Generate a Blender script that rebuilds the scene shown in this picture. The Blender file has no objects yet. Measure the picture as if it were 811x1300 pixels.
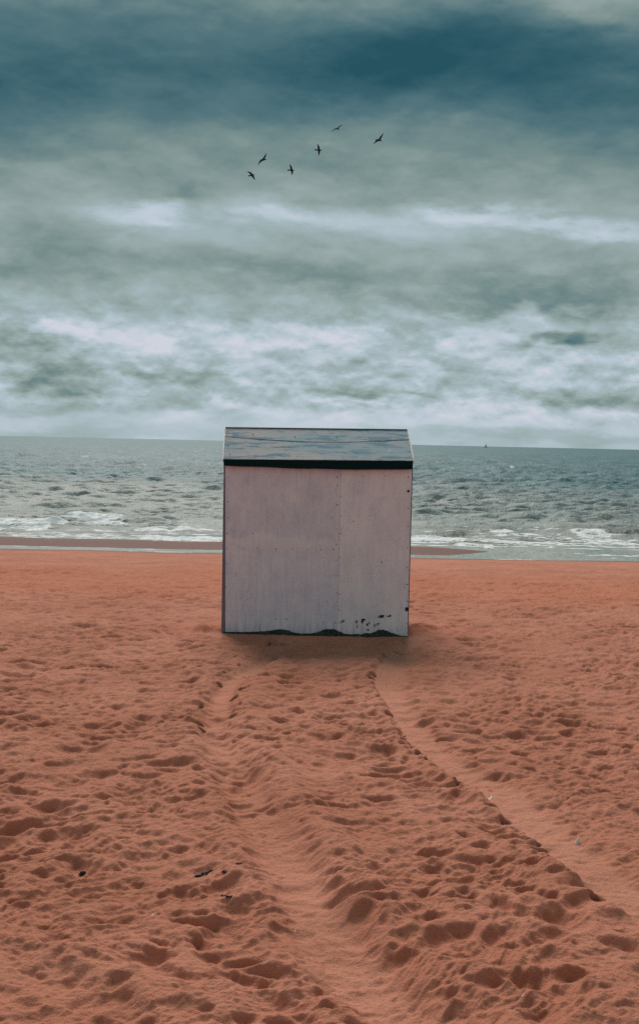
import bpy, bmesh, math, random
import numpy as np
from mathutils import Vector, Matrix
rad = math.radians
random.seed(7)
rng = np.random.default_rng(11)
scene = bpy.context.scene
COL = scene.collection

# ------------------------------------------------------------------ camera
FPX = 1383.0                       # focal length in photo pixels (photo 811 x 1300)
CX, CY = 405.5, 650.0
PITCH = math.atan(88 / FPX)
ROLL = rad(1.25)
EYE = Vector((0, 0, 1.75))
fw = Vector((0, math.cos(PITCH), -math.sin(PITCH)))
rt0 = Vector((1, 0, 0)); up0 = Vector((0, math.sin(PITCH), math.cos(PITCH)))
rt = rt0 * math.cos(ROLL) + up0 * math.sin(ROLL)
up = -rt0 * math.sin(ROLL) + up0 * math.cos(ROLL)
cam = bpy.data.cameras.new('camera'); co = bpy.data.objects.new('camera', cam); COL.objects.link(co)
co.matrix_world = Matrix(((rt.x, up.x, -fw.x, 0), (rt.y, up.y, -fw.y, 0), (rt.z, up.z, -fw.z, EYE.z), (0, 0, 0, 1)))
cam.sensor_fit = 'VERTICAL'; cam.sensor_height = 24; cam.lens = 24 * FPX / 1300
cam.clip_end = 60000; cam.clip_start = 0.1
scene.camera = co

def ray(px, py):
    return fw + rt * ((px - CX) / FPX) - up * ((py - CY) / FPX)
def ground(px, py, z=0.0):
    d = ray(px, py); t = (z - EYE.z) / d.z
    return EYE + d * t
def at(px, py, Y):
    d = ray(px, py); return EYE + d * (Y / d.y)
def G(pts, z=0.0):
    return [tuple(ground(x, y, z))[:2] for x, y in pts]
def azel(px, py):
    d = ray(px, py).normalized()
    return math.degrees(math.atan2(d.x, d.y)), math.degrees(math.asin(d.z))

# ------------------------------------------------------------------ noise
def perlin(x, y, seed):
    r = np.random.default_rng(seed); ang = r.random((256, 256), dtype=np.float32) * np.float32(2 * np.pi)
    gx, gy = np.cos(ang), np.sin(ang)
    xi = np.floor(x); yi = np.floor(y); fx = (x - xi).astype(np.float32); fy = (y - yi).astype(np.float32)
    xi = xi.astype(np.int32) & 255; yi = yi.astype(np.int32) & 255
    x1 = (xi + 1) & 255; y1 = (yi + 1) & 255
    u = fx * fx * fx * (fx * (fx * 6 - 15) + 10); v = fy * fy * fy * (fy * (fy * 6 - 15) + 10)
    a = gx[yi, xi] * fx + gy[yi, xi] * fy
    b = gx[yi, x1] * (fx - 1) + gy[yi, x1] * fy
    c = gx[y1, xi] * fx + gy[y1, xi] * (fy - 1)
    d = gx[y1, x1] * (fx - 1) + gy[y1, x1] * (fy - 1)
    return ((a + u * (b - a)) * (1 - v) + (c + u * (d - c)) * v) * 1.4
def fbm(x, y, seed, octs=4, gain=.5):
    s = 0; a = 1
    for i in range(octs):
        s = s + a * perlin(x * 2 ** i + 17.3 * i, y * 2 ** i + 9.1 * i, seed + i); a *= gain
    return s
def sstep(a, b, x):
    t = np.clip((x - a) / (b - a), 0, 1); return t * t * (3 - 2 * t)

# ------------------------------------------------------------------ materials
def newmat(name):
    m = bpy.data.materials.new(name); m.use_nodes = True
    nt = m.node_tree; b = nt.nodes['Principled BSDF']; return m, nt, b
class N:
    """tiny node-graph writer"""
    def __init__(s, nt): s.nt = nt
    def node(s, t, **kw):
        n = s.nt.nodes.new(t)
        for k, v in kw.items(): setattr(n, k, v)
        return n
    def put(s, sock, v):
        if hasattr(v, 'is_linked') or hasattr(v, 'links'): s.nt.links.new(v, sock)
        elif v is not None: sock.default_value = v
    def math(s, op, a, b=None, clamp=False):
        n = s.node('ShaderNodeMath', operation=op, use_clamp=clamp); s.put(n.inputs[0], a)
        if b is not None: s.put(n.inputs[1], b)
        return n.outputs[0]
    def mix(s, f, a, b, mode='MIX'):
        n = s.node('ShaderNodeMix', data_type='RGBA', blend_type=mode); s.put(n.inputs[0], f); s.put(n.inputs[6], a); s.put(n.inputs[7], b)
        return n.outputs[2]
    def noise(s, vec, scale, detail=4, rough=.5, dist=0):
        n = s.node('ShaderNodeTexNoise'); s.put(n.inputs['Vector'], vec); n.inputs['Scale'].default_value = scale
        n.inputs['Detail'].default_value = detail; n.inputs['Roughness'].default_value = rough; n.inputs['Distortion'].default_value = dist
        return n.outputs[0]
    def ramp(s, f, stops, interp='LINEAR'):
        n = s.node('ShaderNodeValToRGB'); s.put(n.inputs[0], f); cr = n.color_ramp; cr.interpolation = interp
        while len(cr.elements) < len(stops): cr.elements.new(.5)
        for e, (p, c) in zip(cr.elements, stops):
            e.position = p; e.color = (c, c, c, 1) if isinstance(c, (int, float)) else (*c, 1)
        return n.outputs[0]
    def mapping(s, vec, loc=(0, 0, 0), rot=(0, 0, 0), scale=(1, 1, 1), vt='POINT'):
        n = s.node('ShaderNodeMapping', vector_type=vt); s.put(n.inputs[0], vec)
        n.inputs[1].default_value = loc; n.inputs[2].default_value = rot; n.inputs[3].default_value = scale
        return n.outputs[0]
    def range(s, v, a, b, c=0, d=1, smooth=True):
        n = s.node('ShaderNodeMapRange', interpolation_type='SMOOTHSTEP' if smooth else 'LINEAR')
        for i, q in enumerate((v, a, b, c, d)): s.put(n.inputs[i], q)
        return n.outputs[0]
    def bump(s, h, strength, dist, normal=None):
        n = s.node('ShaderNodeBump'); n.inputs['Strength'].default_value = strength; n.inputs['Distance'].default_value = dist
        s.put(n.inputs['Height'], h)
        if normal is not None: s.put(n.inputs['Normal'], normal)
        return n.outputs[0]
    def attr(s, name): return s.node('ShaderNodeAttribute', attribute_name=name).outputs['Fac']
def srgb(r, g, b):
    f = lambda c: c / 255 / 12.92 if c <= 10.3 else ((c / 255 + .055) / 1.055) ** 2.4
    return (f(r), f(g), f(b))

# ------------------------------------------------------------------ tagging
def tag(o, label=None, cat=None, group=None, kind=None):
    if label: o['label'] = label
    if cat: o['category'] = cat
    if group: o['group'] = group
    if kind: o['kind'] = kind
    return o
def empty(name, loc):
    o = bpy.data.objects.new(name, None); COL.objects.link(o); o.location = loc; o.empty_display_size = .2; return o
def mesh_obj(name, verts, faces, mat, parent=None, smooth=False, loc=None):
    me = bpy.data.meshes.new(name); me.from_pydata([tuple(v) for v in verts], [], faces); me.update()
    if smooth: me.shade_smooth()
    o = bpy.data.objects.new(name, me); COL.objects.link(o)
    if mat: me.materials.append(mat)
    if parent: o.parent = parent
    if loc is not None: o.location = loc
    return o
def grid_mesh(name, X, Y, Z, mat, attrs=None, flip=False):
    R, C = X.shape
    co_ = np.empty((R * C, 3), np.float32); co_[:, 0] = X.ravel(); co_[:, 1] = Y.ravel(); co_[:, 2] = Z.ravel()
    i = np.arange(R * C, dtype=np.int32).reshape(R, C)
    q = np.stack([i[:-1, :-1], i[:-1, 1:], i[1:, 1:], i[1:, :-1]], -1).reshape(-1, 4)
    me = bpy.data.meshes.new(name); me.vertices.add(R * C); me.vertices.foreach_set('co', co_.ravel())
    me.loops.add(q.size); me.loops.foreach_set('vertex_index', q.ravel())
    me.polygons.add(len(q)); me.polygons.foreach_set('loop_start', np.arange(len(q), dtype=np.int32) * 4)
    me.polygons.foreach_set('use_smooth', np.ones(len(q), bool))
    for k, v in (attrs or {}).items():
        a = me.attributes.new(k, 'FLOAT', 'POINT'); a.data.foreach_set('value', v.astype(np.float32).ravel())
    me.update(); me.validate()
    o = bpy.data.objects.new(name, me); COL.objects.link(o); me.materials.append(mat); return o

# ------------------------------------------------------------------ sand heightfield
RES = 0.0055
X0, X1, Y0, Y1 = -4.9, 4.9, 2.5, 15.0
nx = int((X1 - X0) / RES); ny = int((Y1 - Y0) / RES)
gx = (X0 + np.arange(nx, dtype=np.float32) * RES); gy = (Y0 + np.arange(ny, dtype=np.float32) * RES)
PX, PY = np.meshgrid(gx, gy)

def polydist(pts, margin):
    """signed distance (positive = right of the travel direction) and arclength, near the polyline only"""
    # Catmull-Rom smoothing
    P = np.array(pts, float); Q = []
    E = np.vstack([2 * P[0] - P[1], P, 2 * P[-1] - P[-2]])
    for k in range(1, len(E) - 2):
        for t in np.linspace(0, 1, 5)[:-1]:
            p0, p1, p2, p3 = E[k - 1:k + 3]
            Q.append(.5 * (2 * p1 + (p2 - p0) * t + (2 * p0 - 5 * p1 + 4 * p2 - p3) * t * t + (3 * p1 - p0 - 3 * p2 + p3) * t ** 3))
    Q.append(P[-1]); Q = np.array(Q)
    D = np.full(PX.shape, 9., np.float32); S = np.ones(PX.shape, np.float32); L = np.zeros(PX.shape, np.float32); acc = 0
    for a, b in zip(Q[:-1], Q[1:]):
        ln = np.hypot(*(b - a)); lo = np.minimum(a, b) - margin; hi = np.maximum(a, b) + margin
        i0, i1 = [int(np.clip((v - X0) / RES, 0, nx)) for v in (lo[0], hi[0])]
        j0, j1 = [int(np.clip((v - Y0) / RES, 0, ny)) for v in (lo[1], hi[1])]
        if i1 <= i0 or j1 <= j0: acc += ln; continue
        sl = (slice(j0, j1), slice(i0, i1)); dx = PX[sl] - a[0]; dy = PY[sl] - a[1]; u = (b - a) / ln
        t = np.clip(dx * u[0] + dy * u[1], 0, ln); ex = dx - t * u[0]; ey = dy - t * u[1]; d = np.hypot(ex, ey)
        sg = np.where(u[0] * dy - u[1] * dx > 0, -1., 1.)
        m = d < D[sl]
        D[sl] = np.where(m, d, D[sl]); S[sl] = np.where(m, sg, S[sl]); L[sl] = np.where(m, acc + t, L[sl]); acc += ln
    return (D * S).astype(np.float32), L

# wavy warp used by several layers
wx = fbm(PX * 1.6, PY * 1.6, 3, 3) * .06; wy = fbm(PX * 1.6 + 50, PY * 1.6, 5, 3) * .06
wx2 = wx + fbm(PX * 6, PY * 6, 7, 3) * .022; wy2 = wy + fbm(PX * 6 + 31, PY * 6, 9, 3) * .022
H = (fbm(PX * .55, PY * .55, 21, 3) * .035 + fbm(PX * 2.1, PY * 2.1, 31, 3) * .014).astype(np.float32)

# tracks: left rut, right rut (polylines run from hut to camera)
leftpts = G([(360, 812), (345, 828), (325, 843), (303, 858), (286, 874), (277, 893), (273, 915), (273, 936), (284, 962), (303, 992), (321, 1025), (345, 1062), (371, 1100), (392, 1140), (414, 1180), (445, 1220), (490, 1265), (540, 1310), (600, 1370)])
rightedge = G([(516, 812), (500, 822), (485, 838), (474, 860), (482, 881), (500, 908), (520, 936), (543, 958), (565, 975), (590, 992), (620, 1017), (650, 1046), (680, 1072), (700, 1092), (722, 1111), (746, 1131), (782, 1158), (811, 1178), (900, 1240)])
dL, lL = polydist(leftpts, .7)
dR, lR = polydist(rightedge, .9)
wob = fbm(PX * 3, PY * 3, 77, 3) * .025
aL = np.abs(dL + wob)
# widths grow towards the camera end of the left rut
wL = .070 + .04 * sstep(2.5, 6.2, lL)
trackL = np.exp(-(aL / (wL * 1.15)) ** 4)
# in the middle stretch the left rut is trodden over again
midL = sstep(2.0, 3.0, lL) * (1 - sstep(4.6, 5.4, lL))
tR = dR                                             # camera travelling, positive to the right of travel
# travelling towards the camera, image-right is on the left-hand side of travel: flip
tR = -tR; tL = -dL
wR = .11 + .10 * sstep(.2, 1.0, lR) * (1 - sstep(1.2, 2.4, lR)) + .05 * sstep(3, 6, lR)
inR = sstep(-.012, .012, tR + wob * .3) * (1 - sstep(wR, wR + .10, tR + wob * 2))

# trodden bowls (old, wind-softened footprints)
Wl = np.zeros(PX.shape, np.float32)
def bowls(n, amin, amax, dmin, dmax, seed, steep=1.0, ylo=Y0, yhi=Y1, squash=.62):
    r = np.random.default_rng(seed)
    for k in range(n):
        cx = r.uniform(X0, X1); cy = r.uniform(ylo, yhi)
        if abs(cx) > .36 * cy + .9: continue
        a = r.uniform(amin, amax); b = a * r.uniform(squash * .75, squash * 1.3); th = r.normal(.18, .45); dp = r.uniform(dmin, dmax) * (a / amax) ** .5
        R = a * 1.1; i0 = max(0, int((cx - R - X0) / RES)); i1 = min(nx, int((cx + R - X0) / RES)); j0 = max(0, int((cy - R - Y0) / RES)); j1 = min(ny, int((cy + R - Y0) / RES))
        if i1 <= i0 or j1 <= j0: continue
        sl = (slice(j0, j1), slice(i0, i1))
        dx = PX[sl] + wx2[sl] - wx2[min(ny - 1, max(0, int((cy - Y0) / RES))), min(nx - 1, max(0, int((cx - X0) / RES)))] - cx; dy = PY[sl] + wy2[sl] - wy2[min(ny - 1, max(0, int((cy - Y0) / RES))), min(nx - 1, max(0, int((cx - X0) / RES)))] - cy; c, s = math.cos(th), math.sin(th)
        u = (dx * c + dy * s) / a; v = (-dx * s + dy * c) / b
        v = np.where(v > 0, v * steep, v / (steep ** .5))        # far wall steeper than near wall
        Wl[sl] = np.minimum(Wl[sl], -dp * (1 - (u * u + v * v)))
def stamp(cx, cy, a, b, th, dp, steep):
    R = a * 1.15; i0 = max(0, int((cx - R - X0) / RES)); i1 = min(nx, int((cx + R - X0) / RES)); j0 = max(0, int((cy - R - Y0) / RES)); j1 = min(ny, int((cy + R - Y0) / RES))
    if i1 <= i0 or j1 <= j0: return
    sl = (slice(j0, j1), slice(i0, i1)); dx = PX[sl] + wx2[sl] - wx2[min(ny - 1, max(0, int((cy - Y0) / RES))), min(nx - 1, max(0, int((cx - X0) / RES)))] - cx; dy = PY[sl] + wy2[sl] - wy2[min(ny - 1, max(0, int((cy - Y0) / RES))), min(nx - 1, max(0, int((cx - X0) / RES)))] - cy; c, s = math.cos(th), math.sin(th)
    u = (dx * c + dy * s) / a; v = (-dx * s + dy * c) / b; v = v + .35; v = np.where(v > 0, v * steep, v / (steep ** .5))
    Wl[sl] = np.minimum(Wl[sl], -dp * (1 - (u * u + v * v)))
def bowls(n, amin, amax, kmin, kmax, seed, steep, squash=.62, ylo=Y0, yhi=Y1):
    r = np.random.default_rng(seed)
    for k in range(n):
        cx = r.uniform(X0, X1); cy = r.uniform(ylo, yhi)
        if abs(cx) > .36 * cy + .9: continue
        a = amin + (amax - amin) * r.random() ** 1.6; b = a * r.uniform(squash * .75, squash * 1.3)
        stamp(cx, cy, a, b, r.normal(.15, .38), b * r.uniform(kmin, kmax), steep)
bowls(8000, .055, .135, .27, .70, 1, 1.6, .50)
bowls(19000, .022, .058, .30, .75, 2, 1.5, .58)
bowls(500, .04, .07, .8, 1.1, 4, 1.7, squash=.5)
rr_ = np.random.default_rng(77)
for (x, y, hw) in [(28, 998, 24), (50, 1022, 18), (70, 1088, 20), (112, 1100, 20), (272, 1122, 26), (322, 1142, 27), (332, 1023, 17), (283, 974, 15), (288, 999, 19), (292, 1014, 17), (370, 1076, 17), (312, 1214, 30), (293, 1169, 19), (25, 1212, 30), (150, 1204, 24), (70, 1150, 20), (22, 1136, 28), (645, 972, 16), (657, 988, 20), (745, 998, 15), (757, 1020, 14), (655, 1124, 18), (684, 1157, 14), (620, 1196, 18), (708, 1201, 22), (556, 1098, 16), (502, 1112, 18), (228, 1074, 22), (230, 1164, 24), (350, 1162, 16), (60, 1172, 26), (205, 1190, 24), (270, 1235, 24), (380, 1290, 26), (100, 1266, 26), (330, 1250, 22), (497, 1140, 18), (590, 1140, 22), (780, 1100, 20), (480, 1290, 20)]:
    p_ = ground(x, y); a_ = hw * p_.y / FPX * .92
    stamp(p_.x, p_.y, a_, a_ * rr_.uniform(.4, .6), rr_.normal(.15, .25), a_ * rr_.uniform(.32, .50), 1.7)
# patchy density: some flatter areas
dens = .80 + .55 * sstep(-.35, .5, fbm(PX * .7, PY * .7, 91, 2)); dens *= (1 - .08 * sstep(7, 10.5, PY)) * (1 + .05 * (1 - sstep(3.4, 6, PY)))
mask = (1 - np.clip(trackL * (1 - .8 * midL) * (.9 - .3 * sstep(4.5, 5.5, lL)), 0, 1)) * (1 - inR * (.85 - .12 * sstep(1.6, 3.2, lR)))
bankR = np.exp(-((tR - wR - .22) / .17) ** 2) * sstep(.6, 1.6, lR)
mask *= 1 - .35 * bankR
def blur(A, n):
    for _ in range(n):
        A[1:-1] = (A[:-2] + 2 * A[1:-1] + A[2:]) * .25
        A[:, 1:-1] = (A[:, :-2] + 2 * A[:, 1:-1] + A[:, 2:]) * .25
    return A
Wl = blur(Wl, 2)
H += Wl * dens * mask
# ruts and banks
H += -.045 * trackL * (1 - .3 * midL) + .032 * np.exp(-((tL - wL - .14) / .11) ** 2) * sstep(.8, 2.4, lL) + .014 * np.exp(-((tL + wL + .10) / .08) ** 2)
H += -.020 * inR + .018 * bankR + .012 * np.exp(-((tR + .05) / .05) ** 2) * (np.abs(tR) < .5)
# broken crust teeth along the sharp edge of the right rut
tooth = sstep(.18, .42, perlin(lR * 11, tR * 5, 55)) * sstep(-.042, -.018, tR) * (1 - sstep(.004, .020, tR)) * sstep(.2, .5, lR) * (1 - sstep(6.7, 7.2, lR))
H += -.09 * tooth
toothL = sstep(.36, .5, perlin(lL * 7.5, tL * 14, 58)) * np.exp(-((np.abs(tL) - wL - .03) / .03) ** 2) * (1 - sstep(2.3, 2.8, lL))
H += -.03 * toothL
# long diagonal banks in the foreground
for pts, A, sn, sf in (
    (G([(400, 1120), (440, 1143), (500, 1172), (560, 1194), (640, 1224), (720, 1258), (811, 1298), (880, 1330)]), .045, .055, .16),
    (G([(520, 1228), (560, 1232), (600, 1241), (650, 1264), (720, 1296), (800, 1335)]), .04, .06, .12),
    (G([(-60, 1190), (0, 1203), (45, 1211), (100, 1225), (170, 1253), (240, 1292), (290, 1330)]), .05, .06, .15),
    (G([(330, 945), (352, 960), (368, 1000), (400, 1050), (425, 1098), (442, 1140)]), .022, .09, .14),
    (G([(60, 1020), (100, 1040), (160, 1075), (200, 1088)]), .02, .05, .10)):
    d, l = polydist(pts, .6); d = -d + wob * 1.2
    # positive = image right/up (far side); negative = towards the camera
    tot = l.max(); fade = sstep(0, .35, l) * (1 - sstep(tot - .25, tot, l))
    H += A * fade * np.where(d > 0, np.exp(-(d / sf) ** 2), np.exp(-(d / sn) ** 2)) * (.7 + .5 * fbm(PX * 2.2, PY * 2.2, 66, 2))
# wind striation, diagonal, and small lumps
c, s = math.cos(rad(42)), math.sin(rad(42))
U = PX * c + PY * s; V = -PX * s + PY * c
st = fbm(U * 3.2 + wx * 8, V * 21 + wy * 40, 101, 3)
stm = sstep(-.3, .5, fbm(PX * 1.1, PY * 1.1, 120, 2))
H += .0095 * st * (.35 + .9 * stm) * (1 - .8 * inR) * (1 - .7 * trackL)
H += .0065 * fbm(PX * 12, PY * 19, 130, 4, .6) * (1 - .6 * np.clip(inR + trackL, 0, 1)) + .0016 * fbm(PX * 45, PY * 45, 140, 2)
H += .0030 * perlin(lR * 1.6, tR * 55, 171) * inR + .0026 * perlin(lL * 1.6, tL * 50, 172) * trackL
# crumbly bits
cr = perlin(PX * 16, PY * 16, 150); crm = sstep(.25, .6, fbm(PX * 1.7, PY * 1.7, 155, 2))
H += .006 * sstep(.42, .62, cr) * crm - .007 * sstep(.45, .6, -cr) * crm

# small sharp break-outs along the rut edges, their shade painted into the sand colour
PIT_SHADE = np.clip(tooth * .9 + toothL * .8, 0, 1).astype(np.float32)
rk = np.random.default_rng(31)
for (x, y) in [(470, 860), (472, 866), (480, 878), (484, 884), (499, 908), (503, 914), (498, 914), (512, 929), (517, 936), (524, 945), (531, 951), (539, 955), (544, 959), (560, 970), (575, 981), (600, 1001), (607, 1006), (613, 1010), (626, 1022), (650, 1048), (656, 1052), (664, 1055), (684, 1074), (689, 1080), (693, 1086), (698, 1094), (702, 1096), (708, 1099), (719, 1108), (725, 1114), (742, 1129), (758, 1141), (485, 833), (482, 842), (476, 850), (502, 824), (508, 826), (511, 815),
               (278, 867), (285, 857), (310, 856), (320, 853), (346, 834), (352, 830), (308, 876), (296, 888), (305, 896), (296, 908), (291, 920), (253, 917), (256, 923), (250, 934), (300, 834), (316, 834), (264, 809), (235, 848), (282, 837), (358, 812), (349, 814), (347, 811)]:
    p_ = ground(x, y); hw = rk.uniform(2.2, 5.2) * p_.y / FPX; a = max(hw, .011); b = max(a * rk.uniform(.6, 1.1), .012); th = rk.normal(-.2, .5)
    i0, i1 = int((p_.x - 3 * a - X0) / RES), int((p_.x + 3 * a - X0) / RES) + 1; j0, j1 = int((p_.y - 3 * a - .04 - Y0) / RES), int((p_.y + 3 * a + .04 - Y0) / RES) + 1
    if i0 < 0 or j0 < 0 or i1 >= nx or j1 >= ny: continue
    sl = (slice(j0, j1), slice(i0, i1)); dx = PX[sl] + wx2[sl] * .2 - p_.x - wx2[sl].mean() * .2; dy = PY[sl] - p_.y; c, s = math.cos(th), math.sin(th)
    q_ = ((dx * c + dy * s) / a) ** 2 + ((-dx * s + dy * c) / b) ** 2
    e_ = np.exp(-q_ ** 2); H[sl] -= 2.2 * a * e_; PIT_SHADE[sl] = np.maximum(PIT_SHADE[sl], e_)
# hut footprint
HB = ground(400.5, 805.0); HY = HB.y
bl = ground(282, 803); br = ground(519, 808.2)
HCX = (bl.x + br.x) / 2; HW = br.x - bl.x
# flatten around the hut, with small drifts against its ends
hd = np.maximum(np.abs(PX - HCX) - HW / 2, np.maximum(HY - PY, PY - HY - 1.0)); near = np.exp(-(np.maximum(hd, 0) / .28) ** 2)
H = H * (1 - .75 * near)
def mound(cx, cy, rx, ry, h):
    return h * np.exp(-((PX - cx) / rx) ** 2 - ((PY - cy) / ry) ** 2) * (1 + .5 * fbm(PX * 9, PY * 9, 160, 2))
gl = ground(262, 799); gr = ground(540, 801)
H += mound(gl.x, gl.y, .17, .12, .05) + mound(gr.x - .02, gr.y, .15, .22, .055)
H += -.03 * np.exp(-((PX - ground(268, 794).x) / .12) ** 2 - ((PY - gl.y - .16) / .05) ** 2)
H -= .012 * (np.exp(-(hd / .03) ** 2))

def profile(x, y):
    yy = y + .30 * fbm(x * .16, y * .05, 201, 4) + .0 * x
    z = np.interp(yy, [-400, 0, 11, 13, 16, 20, 22.0, 22.75, 23.0, 23.35, 24.4, 25.3, 27, 34, 60, 200], [0, 0, 0, -.03, -.12, -.42, -.54, -.60, -.625, -.60, -.535, -.60, -.78, -1.6, -4, -8])
    # the far sand bar sinks away to the right
    drop = .20 * sstep(2.2, 6.5, x) * sstep(22.9, 23.6, y)
    return z - drop
# mesh: fan-shaped rows, finer where nearer
v = np.linspace(1 / 2.55, 1 / 27.0, 1350)
ys = np.concatenate([[-300, -120, -50, -20, -8, -2, 0, 1.2, 2.0, 2.35], 1 / v, [29, 32, 38, 50, 80, 200]])
u = np.linspace(-1, 1, 1250)
out = np.array([1.06, 1.15, 1.3, 1.6, 2.2, 3.5, 6, 12, 30])
u = np.concatenate([-out[::-1], u, out])
wid = .385 * np.maximum(ys, 3.0) + .15
XX = (u[None, :] * wid[:, None]); XX = np.where(np.abs(u)[None, :] > 1, np.sign(u)[None, :] * (wid[:, None] + (np.abs(u)[None, :] - 1) * 14), XX)
YY = np.repeat(ys[:, None], len(u), 1)
def samp(A, x, y):
    fx = np.clip((x - X0) / RES, 0, nx - 1.001); fy = np.clip((y - Y0) / RES, 0, ny - 1.001)
    i = fx.astype(int); j = fy.astype(int); fx = fx - i; fy = fy - j
    return (A[j, i] * (1 - fx) + A[j, i + 1] * fx) * (1 - fy) + (A[j + 1, i] * (1 - fx) + A[j + 1, i + 1] * fx) * fy
inside = sstep(0, .4, np.minimum(np.minimum(XX - X0, X1 - XX), np.minimum(YY - Y0 + .3, Y1 - YY)))
far = fbm(XX * .5, YY * .5, 21, 3) * .035 + fbm(XX * 2.3, YY * 3.2, 301, 3) * .022 + .020 * fbm(XX * 7, YY * 8, 305, 3)
far *= (1 - .3 * sstep(12.2, 13.8, YY)) 
ZZ = profile(XX, YY) + samp(H, XX, YY) * inside * (1 - .2 * sstep(11.6, 13.6, YY)) + far * (1 - inside) * (1 - .85 * sstep(19, 22, YY))
# low scarp line and shelly band beyond the hut
ZZ += .035 * np.exp(-((YY - 15.2 - .5 * fbm(XX * .2, YY * 0, 311, 2)) / .35) ** 2) * sstep(-.6, .4, fbm(XX * .25, YY * .3, 312, 2))
grit = sstep(11.9, 12.8, YY + .35 * fbm(XX * .8, YY * .8, 320, 3)) * (1 - sstep(14.6, 16.6, YY + .6 * fbm(XX * .5, YY * .7, 321, 3)))
grit = np.maximum(grit * .85, 1.6 * np.exp(-((XX - gr.x) / .20) ** 2 - ((YY - gr.y) / .2) ** 2))
grit = np.maximum(grit, 1.3 * np.exp(-((XX - gl.x) / .24) ** 2 - ((YY - gl.y) / .10) ** 2))
wet = sstep(21.3, 22.6, YY + .5 * fbm(XX * .3, YY * .4, 330, 3))
track = samp(np.clip(trackL * (1 - .6 * midL) + inR, 0, 1), XX, YY) * inside

pit_shade = samp(PIT_SHADE, XX, YY) * inside
m_sand, nt, b = newmat('sand'); g = N(nt)
geo = g.node('ShaderNodeNewGeometry').outputs['Position']
n1 = g.noise(geo, 1.1, 4); n2 = g.noise(geo, 14, 5, .65); n3 = g.noise(geo, 170, 3, .7); n4 = g.noise(geo, 420, 2, .6)
base = g.mix(g.range(n1, .35, .7), (.49, .175, .105, 1), (.58, .225, .145, 1))
base = g.mix(g.math('MULTIPLY', g.range(n2, .5, .75), .45), base, (.47, .170, .105, 1))
base = g.mix(g.math('MULTIPLY', g.attr('track'), .35), base, (.68, .30, .20, 1))
gritc = g.mix(g.range(n2, .38, .62), (.64, .19, .09, 1), (.52, .14, .07, 1))
gritc = g.mix(g.range(g.noise(geo, 22, 4, .75), .55, .66), gritc, (.30, .085, .05, 1))
gritc = g.mix(g.range(g.noise(geo, 60, 3, .7), .56, .66), gritc, (.72, .30, .15, 1))
base = g.mix(g.math('MULTIPLY', g.attr('grit'), .6), base, gritc)
base = g.mix(g.range(n3, .56, .70), base, g.mix(.6, base, (.16, .05, .035, 1)))
base = g.mix(g.math('MULTIPLY', g.range(n4, .60, .75), .5), base, (.80, .50, .38, 1))
base = g.mix(g.math('MULTIPLY', g.attr('pit_shade'), .8), base, (.10, .050, .042, 1))  # dark brown stands in for shade inside pits and teeth
base = g.mix(g.attr('wet'), base, (.17, .068, .052, 1))
nt.links.new(base, b.inputs['Base Color'])
g.put(b.inputs['Roughness'], g.range(g.attr('wet'), 0, 1, .95, .75)); b.inputs['Specular IOR Level'].default_value = .25
bm1 = g.bump(n3, .85, .006); bm2 = g.bump(g.noise(geo, 45, 4, .6), .5, .012, bm1)
nt.links.new(bm2, b.inputs['Normal'])
sand = tag(grid_mesh('ground', XX, YY, ZZ, m_sand, {'grit': grit, 'pit_shade': pit_shade, 'wet': wet, 'track': track}), kind='structure')

# ------------------------------------------------------------------ sea
SEA = -.6
v = np.concatenate([np.linspace(1 / 21.6, 1 / 420, 1150), np.linspace(1 / 420, 1 / 25000, 60)[1:]])
ys = 1 / v; u = np.linspace(-1, 1, 800); u = np.concatenate([-out[::-1], u, out])
wid = .36 * ys
SX = u[None, :] * wid[:, None]; SY = np.repeat(ys[:, None], len(u), 1)
Z = np.zeros(SX.shape, np.float32); dy_row = SY ** 2 * 3.9e-5
r = np.random.default_rng(5)
amp_env = sstep(25.5, 45, SY) * .8 + .2 * sstep(24.5, 28, SY)
for k in range(70):
    lam = .7 * (5.5 / .7) ** (r.random()); th = rad(r.normal(-4, 24)); kx = 2 * np.pi / lam * math.sin(th); ky = 2 * np.pi / lam * math.cos(th)
    a = .0095 * lam ** .35
    ph = r.random() * 6.28
    arg = kx * SX + ky * SY + ph
    w = np.clip(2 - dy_row * 4 / (lam / max(abs(math.cos(th)), .3)), 0, 1)
    s_ = np.sin(arg); Z += (a * w * (s_ + .35 * np.cos(2 * arg))).astype(np.float32)
r2 = np.random.default_rng(9); Z2 = np.zeros(SX.shape, np.float32)
for k in range(34):
    lam = 3.2 * (20 / 3.2) ** (r2.random()); th = rad(r2.normal(-4, 26)); kx = 2 * np.pi / lam * math.sin(th); ky = 2 * np.pi / lam * math.cos(th)
    w = np.clip(2 - dy_row * 3.2 / lam, 0, 1); arg = kx * SX + ky * SY + r2.random() * 6.28
    Z2 += (.016 * lam ** .35 * w * (np.sin(arg) + .3 * np.cos(2 * arg))).astype(np.float32)
Z2 *= sstep(48, 120, SY)
Z3 = np.zeros(SX.shape, np.float32)
for k in range(36):
    lam = .42 * (1.7 / .42) ** (r2.random()); th = rad(r2.normal(-4, 30)); kx = 2 * np.pi / lam * math.sin(th); ky = 2 * np.pi / lam * math.cos(th)
    w = np.clip(2 - dy_row * 4 / lam, 0, 1); arg = kx * SX + ky * SY + r2.random() * 6.28 + 1.2 * np.sin(SX * .7 + k)
    Z3 += (.0075 * lam ** .6 * w * (np.sin(arg) + .35 * np.cos(2 * arg))).astype(np.float32)
Z3 *= (.45 + .9 * sstep(-.5, .5, fbm(SX * .12, SY * .09, 480, 3))) * sstep(25.5, 30, SY)
gust = .85 + .25 * sstep(-.5, .5, fbm(SX * .03, SY * .012, 400, 3))
Z = Z * amp_env * gust + Z2 + Z3
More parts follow.
